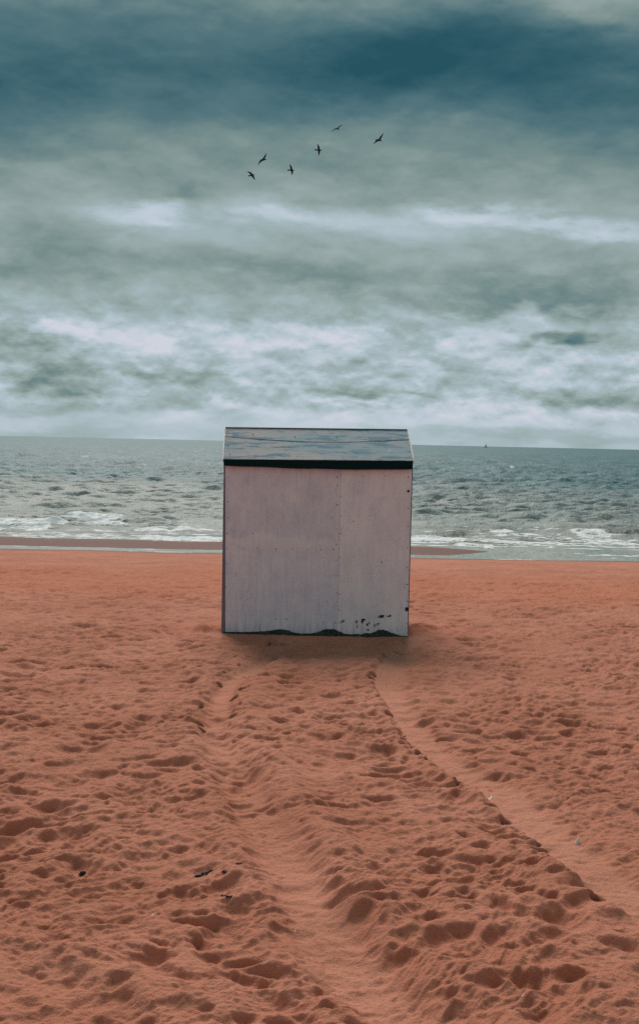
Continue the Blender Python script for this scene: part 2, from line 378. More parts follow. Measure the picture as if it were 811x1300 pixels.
foam = np.zeros(SX.shape, np.float32); dark = np.zeros(SX.shape, np.float32)
fnz = fbm(SX * .9, SY * 2.4, 410, 4); fn2 = fbm(SX * 2.6, SY * 5, 415, 3)
def breaker(px0, px1, py, hgt, fdepth, fstr, kfront=.35, seed=0):
    """a small breaking wave between two photo columns whose crest sits on row py"""
    global Z, foam, dark
    p0 = ground(px0, py + (px0 - (px0 + px1) / 2) * .0218, SEA); p1 = ground(px1, py + (px1 - (px0 + px1) / 2) * .0218, SEA)
    x0_, x1_ = p0.x, p1.x; yc = (p0.y + p1.y) / 2
    e = (x1_ - x0_) * .12 + .3
    env = sstep(x0_ - e, x0_ + e, SX) * (1 - sstep(x1_ - e, x1_ + e, SX))
    d = SY - yc - .6 * fbm(SX * .35 + seed, SY * 0 + seed * 3.1, 420 + seed, 2) - .3 * fbm(SX * 1.6, SY * 0 + seed, 470 + seed, 3)
    Z = Z + hgt * .32 * env * np.where(d > 0, np.exp(-(d / 1.5) ** 2), np.exp(-(d / kfront) ** 2))
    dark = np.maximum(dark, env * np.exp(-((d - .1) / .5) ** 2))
    if fstr:
        f = env * sstep(.25, -.15, d) * (1 - sstep(fdepth * .55, fdepth * 1.1, -d + 1.2 * fnz))
        f = f * np.clip((fstr + .35) * env - .35 + 1.6 * fn2 * sstep(.1, fdepth, -d) + .9 * fnz * (1.3 - env), 0, 1)
        foam = np.maximum(foam, f.astype(np.float32))
        Z = Z + f * (.01 + .03 * fn2)
breaker(78, 166, 658.5, .30, 1.9, 1.2, seed=1)
breaker(-40, 96, 663.5, .26, 1.6, 1.1, seed=2)
breaker(14, 84, 669, .18, 1.3, .9, seed=3)
breaker(164, 200, 663, .20, .5, 0, seed=4)
breaker(-140, -70, 655, .3, 2.2, 1.1, seed=5)
breaker(612, 652, 674, .26, 1.2, 1.1, seed=6)
breaker(718, 768, 676, .26, 1.4, 1.2, seed=7)
breaker(764, 900, 678.5, .30, .3, 0, seed=8)
breaker(552, 600, 680, .2, .4, 0, seed=9)
breaker(640, 720, 684, .12, .4, 0, seed=10)
breaker(180, 262, 676, .16, .9, .25, seed=11)
breaker(530, 620, 671, .16, .4, 0, seed=12)
breaker(-60, 190, 678, .08, .8, .55, seed=13)
breaker(175, 300, 681, .10, 1.6, .75, seed=14)
breaker(505, 600, 683, .10, 1.6, .85, seed=15)
breaker(590, 820, 688, .08, .9, .6, seed=16)
breaker(655, 722, 673.5, .08, .5, .55, seed=17)
breaker(100, 180, 664, .10, 1.2, .7, seed=18)
breaker(560, 640, 692, .05, .7, .7, seed=19)
# swash lines of foam near the edge
def swash(yc, wdt, strength, seed, xlo=-60, xhi=60):
    global foam
    d = SY - yc - .35 * fbm(SX * .25, SY * 0 + seed, 430 + seed, 3)
    f = np.exp(-(d / wdt) ** 2) * np.clip(strength + .9 * fn2 + .7 * fbm(SX * .35, SY * .8, 440 + seed, 3), 0, 1)
    foam = np.maximum(foam, f * sstep(xlo, xlo + 1.5, SX) * (1 - sstep(xhi - 1.5, xhi, SX)))
swash(25.55, .10, .75, 1); swash(26.1, .16, .45, 2); swash(26.7, .22, .40, 3); swash(27.5, .35, .25, 3); swash(28.4, .5, .35, 4, -5.5, 9); swash(29.6, .35, .0, 5); swash(31.5, .3, -.1, 6)
swash(22.55, .09, .75, 7); swash(23.3, .08, .15, 8); swash(24.3, .12, .3, 9, 4.0); swash(23.7, .12, .25, 10, 4.5)
# scattered small whitecaps further out
wc = sstep(.74, .88, fbm(SX * .5, SY * .14, 450, 3)) * sstep(45, 60, SY) * sstep(.0, .15, Z)
foam = np.maximum(foam, wc * .5)
wc2 = sstep(.42, .6, fbm(SX * .5, SY * .5, 455, 4)) * sstep(26, 27, SY) * (1 - sstep(30, 36, SY))
foam = np.clip(np.maximum(foam, wc2 * .35), 0, 1)
# shallow water: how sandy it looks
shal = 1 - sstep(30, 82, SY + 16 * fbm(SX * .06, SY * .05, 460, 3))
film = 1 - sstep(23.4, 25.6, SY)
Z = np.maximum(Z, -.5) * 1.0 + SEA
m_sea, nt, b = newmat('sea_water'); g = N(nt)
geo = g.node('ShaderNodeNewGeometry').outputs['Position']
gv = g.mapping(geo, scale=(1, .55, 1))
deep = g.mix(g.range(g.noise(gv, .09, 4), .35, .65), (.020, .118, .145, 1), (.042, .160, .185, 1))
stk = g.noise(g.mapping(geo, scale=(1, .32, 1)), .75, 5, .65)
deep = g.mix(g.range(stk, .40, .62), g.mix(.45, deep, (.020, .075, .085, 1)), g.mix(.2, deep, (.17, .31, .33, 1)))
shc = g.mix(g.range(g.noise(gv, .5, 4), .35, .65), (.21, .255, .24, 1), (.32, .335, .31, 1))
wc_ = g.mix(g.attr('shallow'), deep, shc)
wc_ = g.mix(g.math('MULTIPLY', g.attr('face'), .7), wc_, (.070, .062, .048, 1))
fo = g.range(g.math('ADD', g.attr('foam'), g.math('MULTIPLY', g.math('SUBTRACT', g.noise(g.mapping(geo, scale=(.8, 2.6, 1)), 5, 5, .75), .5), 2.0)), .32, .66)
colr = g.mix(fo, wc_, (.90, .90, .90, 1)); nt.links.new(colr, b.inputs['Base Color'])
g.put(b.inputs['Roughness'], g.range(fo, 0, 1, .55, .9)); b.inputs['IOR'].default_value = 1.33; b.inputs['Specular IOR Level'].default_value = .28
hh = g.math('ADD', g.noise(gv, 2.2, 5, .62, .4), g.math('MULTIPLY', g.noise(gv, 9, 3, .6), .3))
nt.links.new(g.bump(hh, .9, .12), b.inputs['Normal'])
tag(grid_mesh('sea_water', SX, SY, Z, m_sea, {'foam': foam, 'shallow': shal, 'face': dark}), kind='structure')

# ------------------------------------------------------------------ beach hut
def vgrid(name, w, h, t, mat, parent, nxs=40, nys=40, warp=.002, loc=(0, 0, 0), seed=0, bottom=None, shear=None):
    """upright panel (x = width, z = height) with a slightly uneven front face (-y)"""
    r_ = random.Random(seed); vs = []; fs = []
    from mathutils import noise
    for side in (0, 1):
        for j in range(nys + 1):
            for i in range(nxs + 1):
                x = w * i / nxs; z = h * j / nys
                if bottom and j == 0: z += bottom(x)
                y = (noise.noise(Vector((x * 3, z * 3, seed * 7.7))) * warp) if side == 0 else t
                if shear: x, y = shear(x, y, z)
                vs.append((x, y, z))
    o_ = (nxs + 1) * (nys + 1); idx = lambda s_, i, j: s_ * o_ + j * (nxs + 1) + i
    for j in range(nys):
        for i in range(nxs):
            fs.append((idx(0, i, j), idx(0, i + 1, j), idx(0, i + 1, j + 1), idx(0, i, j + 1)))
            fs.append((idx(1, i, j), idx(1, i, j + 1), idx(1, i + 1, j + 1), idx(1, i + 1, j)))
    for i in range(nxs):
        fs.append((idx(0, i, 0), idx(1, i, 0), idx(1, i + 1, 0), idx(0, i + 1, 0)))
        fs.append((idx(0, i, nys), idx(0, i + 1, nys), idx(1, i + 1, nys), idx(1, i, nys)))
    for j in range(nys):
        fs.append((idx(0, 0, j), idx(0, 0, j + 1), idx(1, 0, j + 1), idx(1, 0, j)))
        fs.append((idx(0, nxs, j), idx(1, nxs, j), idx(1, nxs, j + 1), idx(0, nxs, j + 1)))
    return mesh_obj(name, vs, fs, mat, parent, False, loc)
def prism(name, pts2, axis, a, b_, mat, parent, bev=.003):
    """closed polygon pts2 extruded from a to b_ along an axis; pts2 are the two other coordinates"""
    def P(p, t): return {'x': (t, p[0], p[1]), 'y': (p[0], t, p[1]), 'z': (p[0], p[1], t)}[axis]
    n = len(pts2); vs = [P(p, a) for p in pts2] + [P(p, b_) for p in pts2]
    fs = [tuple(range(n)), tuple(range(2 * n - 1, n - 1, -1))] + [(i, i + n, (i + 1) % n + n, (i + 1) % n) for i in range(n)]
    o = mesh_obj(name, vs, fs, mat, parent)
    bm = bmesh.new(); bm.from_mesh(o.data); bmesh.ops.recalc_face_normals(bm, faces=bm.faces)
    if bev: bmesh.ops.bevel(bm, geom=list(bm.edges), offset=bev, segments=2, affect='EDGES')
    bm.to_mesh(o.data); bm.free(); return o

def panel_mat(name, c1, c2, c3, seed):
    m, nt, b = newmat(name); g = N(nt)
    tc = g.node('ShaderNodeTexCoord').outputs['Object']
    tc = g.mapping(tc, loc=(seed * 3.3, 0, seed))
    big = g.noise(g.mapping(tc, scale=(1.6, 1, 1.0)), 1.6, 4, .55)
    strk = g.noise(g.mapping(tc, scale=(9, 1, .8)), 3.0, 5, .65)
    fine = g.noise(g.mapping(tc, scale=(1, 1, .25)), 120, 3, .7)
    weave = g.noise(g.mapping(tc, scale=(.3, 1, 1)), 150, 2, .6)
    col = g.mix(g.range(big, .35, .65), (*c1, 1), (*c2, 1))
    col = g.mix(g.math('MULTIPLY', g.range(strk, .42, .70), .5), col, (*c3, 1))
    col = g.mix(g.math('MULTIPLY', g.range(fine, .5, .8), .30), col, (.30, .20, .19, 1))
    col = g.mix(g.math('MULTIPLY', g.range(weave, .5, .8), .25), col, (.16, .15, .18, 1))
    blot = g.noise(g.mapping(tc, scale=(1, 1, .8)), 5, 6, .65)
    col = g.mix(g.math('MULTIPLY', g.range(blot, .50, .70), .26), col, (c3[0] * .62, c3[1] * .60, c3[2] * .72, 1))
    col = g.mix(g.math('MULTIPLY', g.range(blot, .46, .36), .40), col, (.80, .70, .66, 1))
    zz = g.node('ShaderNodeSeparateXYZ'); g.put(zz.inputs[0], g.node('ShaderNodeTexCoord').outputs['Object'])
    bnd = g.math('ABSOLUTE', g.math('SUBTRACT', g.math('ADD', zz.outputs[2], g.math('MULTIPLY', g.math('SUBTRACT', blot, .5), .35)), 1.0))
    col = g.mix(g.math('MULTIPLY', g.range(bnd, .07, .02), .30 if seed == 1 else .0), col, (.82, .74, .68, 1))
    # drips and grime creeping up from the sand
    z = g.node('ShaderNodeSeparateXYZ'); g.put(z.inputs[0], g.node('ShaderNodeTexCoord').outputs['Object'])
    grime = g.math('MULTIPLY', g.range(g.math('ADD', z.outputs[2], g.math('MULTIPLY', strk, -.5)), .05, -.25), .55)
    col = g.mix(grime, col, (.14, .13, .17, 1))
    # small pocks
    spots = g.range(g.noise(tc, 42, 2, .5), .70, .76)
    col = g.mix(g.math('MULTIPLY', spots, .6), col, (.14, .09, .08, 1))
    nt.links.new(col, b.inputs['Base Color']); b.inputs['Roughness'].default_value = .8; b.inputs['Specular IOR Level'].default_value = .2
    nt.links.new(g.bump(g.math('ADD', fine, g.math('MULTIPLY', strk, .8)), .35, .004), b.inputs['Normal'])
    return m
m_pl = panel_mat('weathered_panel_mauve', (.62, .59, .63), (.71, .67, .70), (.49, .49, .57), 1)
m_pr = panel_mat('weathered_panel_grey', (.69, .65, .665), (.78, .73, .73), (.57, .55, .585), 4)
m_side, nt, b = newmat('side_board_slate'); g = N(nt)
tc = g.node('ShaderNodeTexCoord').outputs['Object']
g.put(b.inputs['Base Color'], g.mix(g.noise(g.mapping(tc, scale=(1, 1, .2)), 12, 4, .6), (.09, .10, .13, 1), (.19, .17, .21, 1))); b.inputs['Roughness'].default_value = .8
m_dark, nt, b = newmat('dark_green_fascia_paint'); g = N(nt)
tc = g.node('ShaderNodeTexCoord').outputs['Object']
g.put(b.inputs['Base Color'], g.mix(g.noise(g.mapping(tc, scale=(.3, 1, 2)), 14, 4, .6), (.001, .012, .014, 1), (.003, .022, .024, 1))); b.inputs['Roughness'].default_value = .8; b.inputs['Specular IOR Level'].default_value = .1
m_roof, nt, b = newmat('peeling_blue_roof_paint'); g = N(nt)
tc = g.node('ShaderNodeTexCoord').outputs['Object']
s1 = g.noise(g.mapping(tc, scale=(.30, 1, 1.6)), 13, 7, .72, .5); s2 = g.noise(g.mapping(tc, loc=(5, 0, 3), scale=(.3, 1, 1.5)), 4, 5, .6); s3 = g.noise(g.mapping(tc, scale=(.12, 1, 2)), 34, 4, .7)
col = g.mix(g.range(s2, .40, .60), (.37, .44, .48, 1), (.50, .46, .46, 1))
col = g.mix(g.range(s1, .50, .58), col, (.20, .31, .37, 1))
col = g.mix(g.range(s1, .36, .30), col, (.78, .64, .58, 1))
col = g.mix(g.range(s3, .60, .68), col, (.06, .12, .14, 1))
nt.links.new(col, b.inputs['Base Color']); b.inputs['Roughness'].default_value = .92; b.inputs['Specular IOR Level'].default_value = .1
nt.links.new(g.bump(g.math('ADD', s1, s3), .5, .005), b.inputs['Normal'])
m_trim, nt, b = newmat('pale_trim_paint'); g = N(nt)
tc = g.node('ShaderNodeTexCoord').outputs['Object']
g.put(b.inputs['Base Color'], g.mix(g.range(g.noise(tc, 30, 4, .6), .45, .65), (.78, .74, .74, 1), (.45, .38, .38, 1))); b.inputs['Roughness'].default_value = .7
m_nail, nt, b = newmat('rusty_screw'); b.inputs['Base Color'].default_value = (.028, .016, .016, 1); b.inputs['Roughness'].default_value = .7
m_alg, nt, b = newmat('dark_green_algae'); g = N(nt)
tc = g.node('ShaderNodeTexCoord').outputs['Object']
g.put(b.inputs['Base Color'], g.mix(g.range(g.noise(tc, 40, 4, .7), .4, .65), (.006, .022, .018, 1), (.05, .055, .035, 1))); b.inputs['Roughness'].default_value = .95
g.put(b.inputs['Normal'], g.bump(g.noise(tc, 90, 3, .7), .8, .01))
m_chip, nt, b = newmat('bare_dark_patch'); b.inputs['Base Color'].default_value = (.008, .014, .017, 1); b.inputs['Roughness'].default_value = .9

SC = HY / FPX * 1.0                 # metres per photo pixel at the hut front
hut = empty('beach_hut', (HCX, HY, 0))
tag(hut, 'weathered grey plywood beach hut with peeling blue roof standing alone on the sand', 'beach hut')
L = lambda px, py, dy=0: at(px, py, HY + dy) - Vector((HCX, HY, 0))     # photo point on the front plane -> local
ZE = (L(284, 583).z + L(524, 585.5).z) / 2 - .0
ZP = ZE - .012                       # panel tops end under the roof board
XL = L(285, 700).x; XR = L(520, 700).x; XS = L(430.5, 700).x
BOT = -.16
XLT, XLB = L(286, 592).x, L(286.3, 803).x
_w, _h = XS - XLT - .001, ZP - BOT
pl = vgrid('front_panel', _w, _h, .014, m_pl, hut, 60, 60, .006, (XLT, 0, BOT), 1, None, lambda x, y, z: (x + (1 - x / _w) * (XLB - XLT) * (1 - z / _h) * 1.08, y))
pr = vgrid('front_panel', XR - XS - .002, ZP - BOT, .014, m_pr, hut, 40, 60, .005, (XS + .0005, -.001, BOT), 2)
pl['label'] = 'wide mauve plywood panel with a row of screws across it'
pr['label'] = 'narrow pale plywood panel with chipped paint near the sand'
DEP = .98
XLt, XLb = L(284.2, 590).x, L(281, 803).x
XRt, XRb = L(523.5, 592).x, L(520.5, 806).x
xl_b = XLb - (XLt - XLb) * 0
for xa_t, xa_b, sgn, nm in ((XLt, XLb, 1, 'left'), (XRt + .003, XRt + .003, -1, 'right')):
    t = .022
    vs = []
    for (x, z) in ((xa_b, BOT), (xa_b + sgn * t, BOT), (xa_t + sgn * t, ZP), (xa_t, ZP)):
        for y in (-.0, DEP + .02): vs.append((x, y + .016 * (1 if sgn else 0), z))
    # gable top
    side_t = xa_t; zr = 0
    o = mesh_obj('side_wall', [(xa_b, .017, BOT), (xa_b + sgn * t, .017, BOT), (xa_b + sgn * t, DEP, BOT), (xa_b, DEP, BOT),
                               (xa_t, .017, ZP), (xa_t + sgn * t, .017, ZP), (xa_t + sgn * t, DEP, ZP), (xa_t, DEP, ZP)],
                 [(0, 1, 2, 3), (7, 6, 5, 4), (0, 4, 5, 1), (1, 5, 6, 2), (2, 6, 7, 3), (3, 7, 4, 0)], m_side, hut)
# corner strips next to the panels
def strip(px_t, py_t, px_b, py_b, w, mat):
    a = L(px_t, py_t); b_ = L(px_b, py_b)
    z0, z1 = BOT, ZP - .001
    f = lambda z: a.x + (b_.x - a.x) * (a.z - z) / (a.z - b_.z)
    x0, x1 = f(z0), f(z1); wb, wt = w
    return mesh_obj('corner_strip', [(x0, .002, z0), (x0 + wb, .002, z0), (x0 + wb, .016, z0), (x0, .016, z0), (x1, .002, z1), (x1 + wt, .002, z1), (x1 + wt, .016, z1), (x1, .016, z1)],
                    [(0, 3, 2, 1), (4, 5, 6, 7), (0, 1, 5, 4), (1, 2, 6, 5), (2, 3, 7, 6), (3, 0, 4, 7)], mat, hut)
def strip2(xo_t, xo_b, xi_t, xi_b):
    z0, z1, y0_, y1_ = BOT, ZP - .001, .002, .016
    mesh_obj('corner_strip', [(xo_b, y0_, z0), (xi_b, y0_, z0), (xi_b, y1_, z0), (xo_b, y1_, z0), (xo_t, y0_, z1), (xi_t, y0_, z1), (xi_t, y1_, z1), (xo_t, y1_, z1)],
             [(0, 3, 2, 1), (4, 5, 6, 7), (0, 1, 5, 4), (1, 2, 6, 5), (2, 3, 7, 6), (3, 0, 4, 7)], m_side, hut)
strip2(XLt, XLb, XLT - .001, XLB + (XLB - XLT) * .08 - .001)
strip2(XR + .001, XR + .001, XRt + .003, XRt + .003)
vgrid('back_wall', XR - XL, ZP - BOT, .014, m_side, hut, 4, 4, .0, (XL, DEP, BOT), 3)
# roof
YF, YR = -.075, .46
zrl = at(286, 543.2, HY + YR).z; zrr = at(516, 546.0, HY + YR).z; ZR = (zrl + zrr) / 2
xel, xer = L(284.0, 583, YF).x, L(523.8, 585, YF).x
xrl = at(286.5, 543, HY + YR).x - HCX; xrr = at(516.5, 546, HY + YR).x - HCX
zel = at(284, 582.5, HY + YF).z; zer = at(523.8, 584.6, HY + YF).z; zrl = at(286, 543.2, HY + YR).z; zrr = at(516, 546.0, HY + YR).z
def roofpt(s, t, off=0):             # s across, t up the slope
    x = (xel + (xer - xel) * s) * (1 - t) + (xrl + (xrr - xrl) * s) * t
    y = YF + (YR - YF) * t; z = (zel + (zer - zel) * s) * (1 - t) + (zrl + (zrr - zrl) * s) * t
    n = Vector((0, -(ZR - ZE), YR - YF)).normalized(); return Vector((x, y, z)) + n * off
def gap_t(s): return .66 - .13 * math.sin(math.pi * min(1, s * 1.02)) ** .9 + .05 * (1 - s) - .0 + .04 * max(0, s - .8)
def board(lo, hi, off, thick, back=False, nm='roof_board'):
    n = 60; k = 8; vs = []; fs = []
    rr = random.Random(hash((off, back)) % 1000)
    for layer in (0, 1):
        for j in range(k + 1):
            for i in range(n + 1):
                s = i / n; a, b2 = lo(s), hi(s); t = a + (b2 - a) * j / k
                rag = (math.sin(s * 70) + math.sin(s * 173 + 1)) * .0016
                p = roofpt(s, t, off - thick * layer + rag * (j in (0, k)) * .5)
                if back: p = Vector((p.x, 2 * YR - p.y, p.z))
                vs.append(p)
    o_ = (n + 1) * (k + 1); I = lambda l_, i, j: l_ * o_ + j * (n + 1) + i
    for j in range(k):
        for i in range(n):
            fs.append((I(0, i, j), I(0, i + 1, j), I(0, i + 1, j + 1), I(0, i, j + 1))); fs.append((I(1, i, j), I(1, i, j + 1), I(1, i + 1, j + 1), I(1, i + 1, j)))
    for i in range(n): fs.append((I(0, i, 0), I(1, i, 0), I(1, i + 1, 0), I(0, i + 1, 0))); fs.append((I(0, i, k), I(0, i + 1, k), I(1, i + 1, k), I(1, i, k)))
    for j in range(k): fs.append((I(0, 0, j), I(0, 0, j + 1), I(1, 0, j + 1), I(1, 0, j))); fs.append((I(0, n, j), I(1, n, j), I(1, n, j + 1), I(0, n, j + 1)))
    if back: fs = [tuple(reversed(f)) for f in fs]
    return mesh_obj(nm, vs, fs, m_roof, hut)
rb1 = board(lambda s: 0.0, lambda s: gap_t(s) - .010, 0, .018)
rb2 = board(lambda s: gap_t(s) + .010, lambda s: .985, .003, .018)
rb1['label'] = 'lower front roof board, blue paint worn to streaks'; rb2['label'] = 'upper front roof board with bare pinkish wood'
board(lambda s: 0.0, lambda s: .985, 0, .018, True)
# dark roof deck under the boards so the gap reads dark
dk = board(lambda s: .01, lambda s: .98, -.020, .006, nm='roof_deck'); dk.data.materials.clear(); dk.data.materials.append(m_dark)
# ridge cap
_rc = prism('ridge_cap', [(YR - .02, 0), (YR, .006), (YR + .02, 0), (YR, -.012)], 'x', xrl, xrr, m_dark, hut, .001); _rc.location = (0, 0, ZR + .003 + (zrl - zrr) / 2 * (xrl + xrr) / (xrr - xrl)); _rc.rotation_euler = (0, math.atan((zrl - zrr) / (xrr - xrl)), 0)
# fascia with a wavy lower edge
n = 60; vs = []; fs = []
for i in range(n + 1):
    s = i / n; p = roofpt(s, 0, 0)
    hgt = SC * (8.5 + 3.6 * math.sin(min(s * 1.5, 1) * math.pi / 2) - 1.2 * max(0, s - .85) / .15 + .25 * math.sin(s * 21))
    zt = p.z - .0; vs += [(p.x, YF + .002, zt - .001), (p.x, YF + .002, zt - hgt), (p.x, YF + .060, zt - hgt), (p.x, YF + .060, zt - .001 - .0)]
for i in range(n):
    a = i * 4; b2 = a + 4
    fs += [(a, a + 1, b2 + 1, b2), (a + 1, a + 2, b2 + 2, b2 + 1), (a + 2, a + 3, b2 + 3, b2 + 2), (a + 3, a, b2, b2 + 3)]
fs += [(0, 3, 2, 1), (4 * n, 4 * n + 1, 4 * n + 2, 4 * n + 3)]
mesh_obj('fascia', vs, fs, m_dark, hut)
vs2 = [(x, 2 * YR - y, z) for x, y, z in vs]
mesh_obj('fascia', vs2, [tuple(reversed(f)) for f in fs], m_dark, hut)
# gables and bargeboards
for sgn, s in ((1, 0), (-1, 1)):
    e = roofpt(s, 0.03, -.026); r_ = roofpt(s, .97, -.026); x = e.x + sgn * .004
    gx_ = x; t = .016
    poly = [(e.y + .07, ZP + .001), (e.y + .09, e.z + .035), (r_.y, r_.z), (2 * YR - e.y - .09, e.z + .035), (2 * YR - e.y - .07, ZP + .001)]
    prism('gable', poly, 'x', min(gx_ + sgn * .008, gx_ + sgn * .024), max(gx_ + sgn * .008, gx_ + sgn * .024), m_side, hut, 0)
    for bk in (0, 1):
        pts = []
        for t_, off in ((-.005, .0045), (1.0, .0045), (1.0, -.045), (-.005, -.03)):
            for dx in (0, -sgn * .011):
                p = roofpt(s, t_, off); p.x += dx - sgn * .0005
                if bk: p.y = 2 * YR - p.y
                pts.append(p)
        F = [(0, 2, 4, 6), (7, 5, 3, 1), (0, 1, 3, 2), (2, 3, 5, 4), (4, 5, 7, 6), (6, 7, 1, 0)]
        o = mesh_obj('bargeboard', pts, F, m_trim, hut)
        bm = bmesh.new(); bm.from_mesh(o.data); bmesh.ops.recalc_face_normals(bm, faces=bm.faces); bm.to_mesh(o.data); bm.free()

# screws: one small domed head, copied
bm = bmesh.new(); bmesh.ops.create_uvsphere(bm, u_segments=10, v_segments=6, radius=.0048)
for v_ in bm.verts: v_.co.y *= .45
me_n = bpy.data.meshes.new('screw'); bm.to_mesh(me_n); bm.free(); me_n.materials.append(m_nail)
def z1(x, y): return (260 + x / 2.797, 520 + y / 2.797)
left = [z1(*p) for p in ((84, 240), (83, 282), (81, 328), (82, 385), (79, 440), (78, 492), (76, 548), (74, 630), (73, 700), (72, 765), (106, 455), (135, 492), (188, 493), (253, 495), (312, 495), (363, 497), (411, 498), (457, 497), (470, 240), (471, 270), (470, 338), (467, 425), (467, 478), (467, 535), (467, 590), (467, 650), (466, 697), (464, 757), (253, 730), (253, 743), (290, 745), (418, 755), (170, 440))]
right = [z1(*p) for p in ((483, 230), (482, 310), (483, 378), (482, 440), (480, 525), (479, 590), (478, 655), (478, 712), (478, 757), (722, 240), (721, 350), (721, 415), (719, 490), (718, 560), (718, 620), (717, 680), (716, 760), (627, 541), (560, 236), (640, 236))]
def screw(px, py, parent, yoff, sc=1.0):
    p = L(px, py); o = bpy.data.objects.new('screw', me_n); COL.objects.link(o); o.parent = parent
    o.location = (p.x - parent.location.x, yoff, p.z - parent.location.z); s_ = sc * random.uniform(.65, 1.15); o.scale = (s_, s_, s_)
for p in left: screw(*p, pl, -.003)
for p in right: screw(*p, pr, -.003)
def roofscrew(px, py, parent):
    d = ray(px, py); n_ = Vector((0, -(ZR - ZE), YR - YF)).normalized(); o0 = roofpt(.5, .5, .003) + Vector((HCX, HY, 0))
    t = (o0 - EYE).dot(n_) / d.dot(n_); p = EYE + d * t - Vector((HCX, HY, 0))
    o = bpy.data.objects.new('screw', me_n); COL.objects.link(o); o.parent = parent; o.location = p; o.scale = (1.1, 1.1, 1.1)
for p in ((289.5, 548), (321, 551), (374.5, 554.5), (428, 554.7), (482, 553.5), (512, 549)): roofscrew(*p, rb2)
for p in ((503.5, 564), (515, 566.5), (517, 573.5), (519, 579), (290, 566), (292, 577)): roofscrew(*p, rb1)
# dark plate near the right edge
p = L(516.2, 773.2); lp = prism('latch_plate', [(-.014, -.016), (.013, -.017), (.015, .015), (-.013, .017)], 'y', -.012, .0, m_chip, pr, .002); lp.location = (p.x - pr.location.x, 0, p.z - pr.location.z)
p = L(518, 623.5); lp = prism('rust_plate', [(-.010, -.010), (.009, -.011), (.010, .011), (-.009, .010)], 'y', -.009, .0, m_nail, pr, .002); lp.location = (p.x - pr.location.x, 0, p.z - pr.location.z)
# patches where paint and ply have come away
def chip(zx, zy, zw, zh, seed):
    px, py = 400 + zx / 5.41, 740 + zy / 5.41; p = L(px, py); w = zw / 5.41 * SC / 2; h = zh / 5.41 * SC / 2; rr = random.Random(seed); k = 13
    pts = [(w * math.cos(i / k * 6.283) * rr.uniform(.45, 1.25), h * math.sin(i / k * 6.283) * rr.uniform(.45, 1.3)) for i in range(k)]
    o = prism('peeled_patch', pts, 'y', -.0035, .002, m_chip, pr, 0); o.location = (p.x - pr.location.x, -.003, p.z - pr.location.z)
for i, c_ in enumerate([(455, 228, 34, 20), (440, 235, 22, 8), (500, 228, 30, 9), (515, 224, 12, 12), (322, 262, 16, 30), (335, 252, 28, 14), (282, 268, 11, 28), (360, 285, 16, 20), (362, 322, 15, 14), (432, 280, 22, 9), (408, 291, 9, 22), (180, 265, 7, 18), (194, 262, 7, 22), (355, 350, 26, 16), (424, 290, 6, 10), (288, 300, 5, 30), (372, 272, 6, 18), (470, 222, 5, 8)]):
    chip(*c_, 50 + i)
# algae and rot creeping up the foot of the panels
prof = [(282.5, .3), (295, .6), (310, 1.2), (325, 1.6), (338, 2.6), (347, 4.2), (354, 5.2), (362, 5.0), (368, 3.6), (373, 1.2), (382, .4), (392, .6), (400, 1.6), (406, 3.6), (411, 6.4), (418, 7.2), (425, 6.6), (431, 4), (437, 1.6), (444, 1.1), (451, 1.4), (458, 1.2), (464, 2.6), (468, 2.0), (474, 4.2), (480, 7.0), (486, 7.8), (491, 6.2), (496, 4.2), (500, 3.4), (505, 1.2), (512, .4), (518.6, .2)]
vs = []; fs = []; q = []
for (a, ha), (b2, hb) in zip(prof[:-1], prof[1:]):
    for t in (0, .25, .5, .75): q.append((a + (b2 - a) * t, ha + (hb - ha) * t))
q.append(prof[-1])
for i, (px, h_) in enumerate(q):
    p = L(px, 803 + (px - 282) * .0219 - h_ + random.uniform(-.4, .4)); d_ = .012 + .02 * h_ / 8 * random.uniform(.7, 1.2)
    x = min(max(p.x, XL + .002), XR - .002)
    vs += [(x, -.003, BOT * .5), (x, -.003, p.z + .004), (x, -d_ * .55, p.z), (x, -d_ - .006, -.03), (x, -d_, BOT * .5)]
for i in range(len(q) - 1):
    for k in range(5):
        a = i * 5 + k; a2 = i * 5 + (k + 1) % 5; fs.append((a, a2, a2 + 5, a + 5))
fs += [tuple(range(5)), tuple(reversed(range(5 * len(q) - 5, 5 * len(q))))]
mesh_obj('algae_crust', vs, fs, m_alg, hut)

# ------------------------------------------------------------------ gulls
m_bird, nt, b = newmat('dark_brown_plumage'); g = N(nt)
tc = g.node('ShaderNodeTexCoord').outputs['Object']
g.put(b.inputs['Base Color'], g.mix(g.noise(tc, 9, 4), (.016, .012, .014, 1), (.035, .026, .028, 1))); b.inputs['Roughness'].default_value = .8
m_beak, nt, b = newmat('dull_beak'); b.inputs['Base Color'].default_value = (.06, .045, .03, 1)
BD = 80.0
def ringloft(bm, path, w, th, ndir, seg=12, off=None):
    """elliptical sections along path; w = half chord, th = half thickness, ndir = thickness direction"""
    rings = []
    for i, p in enumerate(path):
        tg = ((path[min(i + 1, len(path) - 1)] - path[max(i - 1, 0)])).normalized(); ch = tg.cross(ndir).normalized(); nn = ch.cross(tg).normalized()
        rings.append([bm.verts.new(p + ch * (w[i] * math.cos(k / seg * 2 * math.pi)) + nn * (th[i] * math.sin(k / seg * 2 * math.pi)) + ((off[i] * ch) if off else Vector())) for k in range(seg)])
    for a, b2 in zip(rings[:-1], rings[1:]):
        for k in range(seg): bm.faces.new((a[k], a[(k + 1) % seg], b2[(k + 1) % seg], b2[k]))
    bm.faces.new(list(reversed(rings[0]))); bm.faces.new(rings[-1])
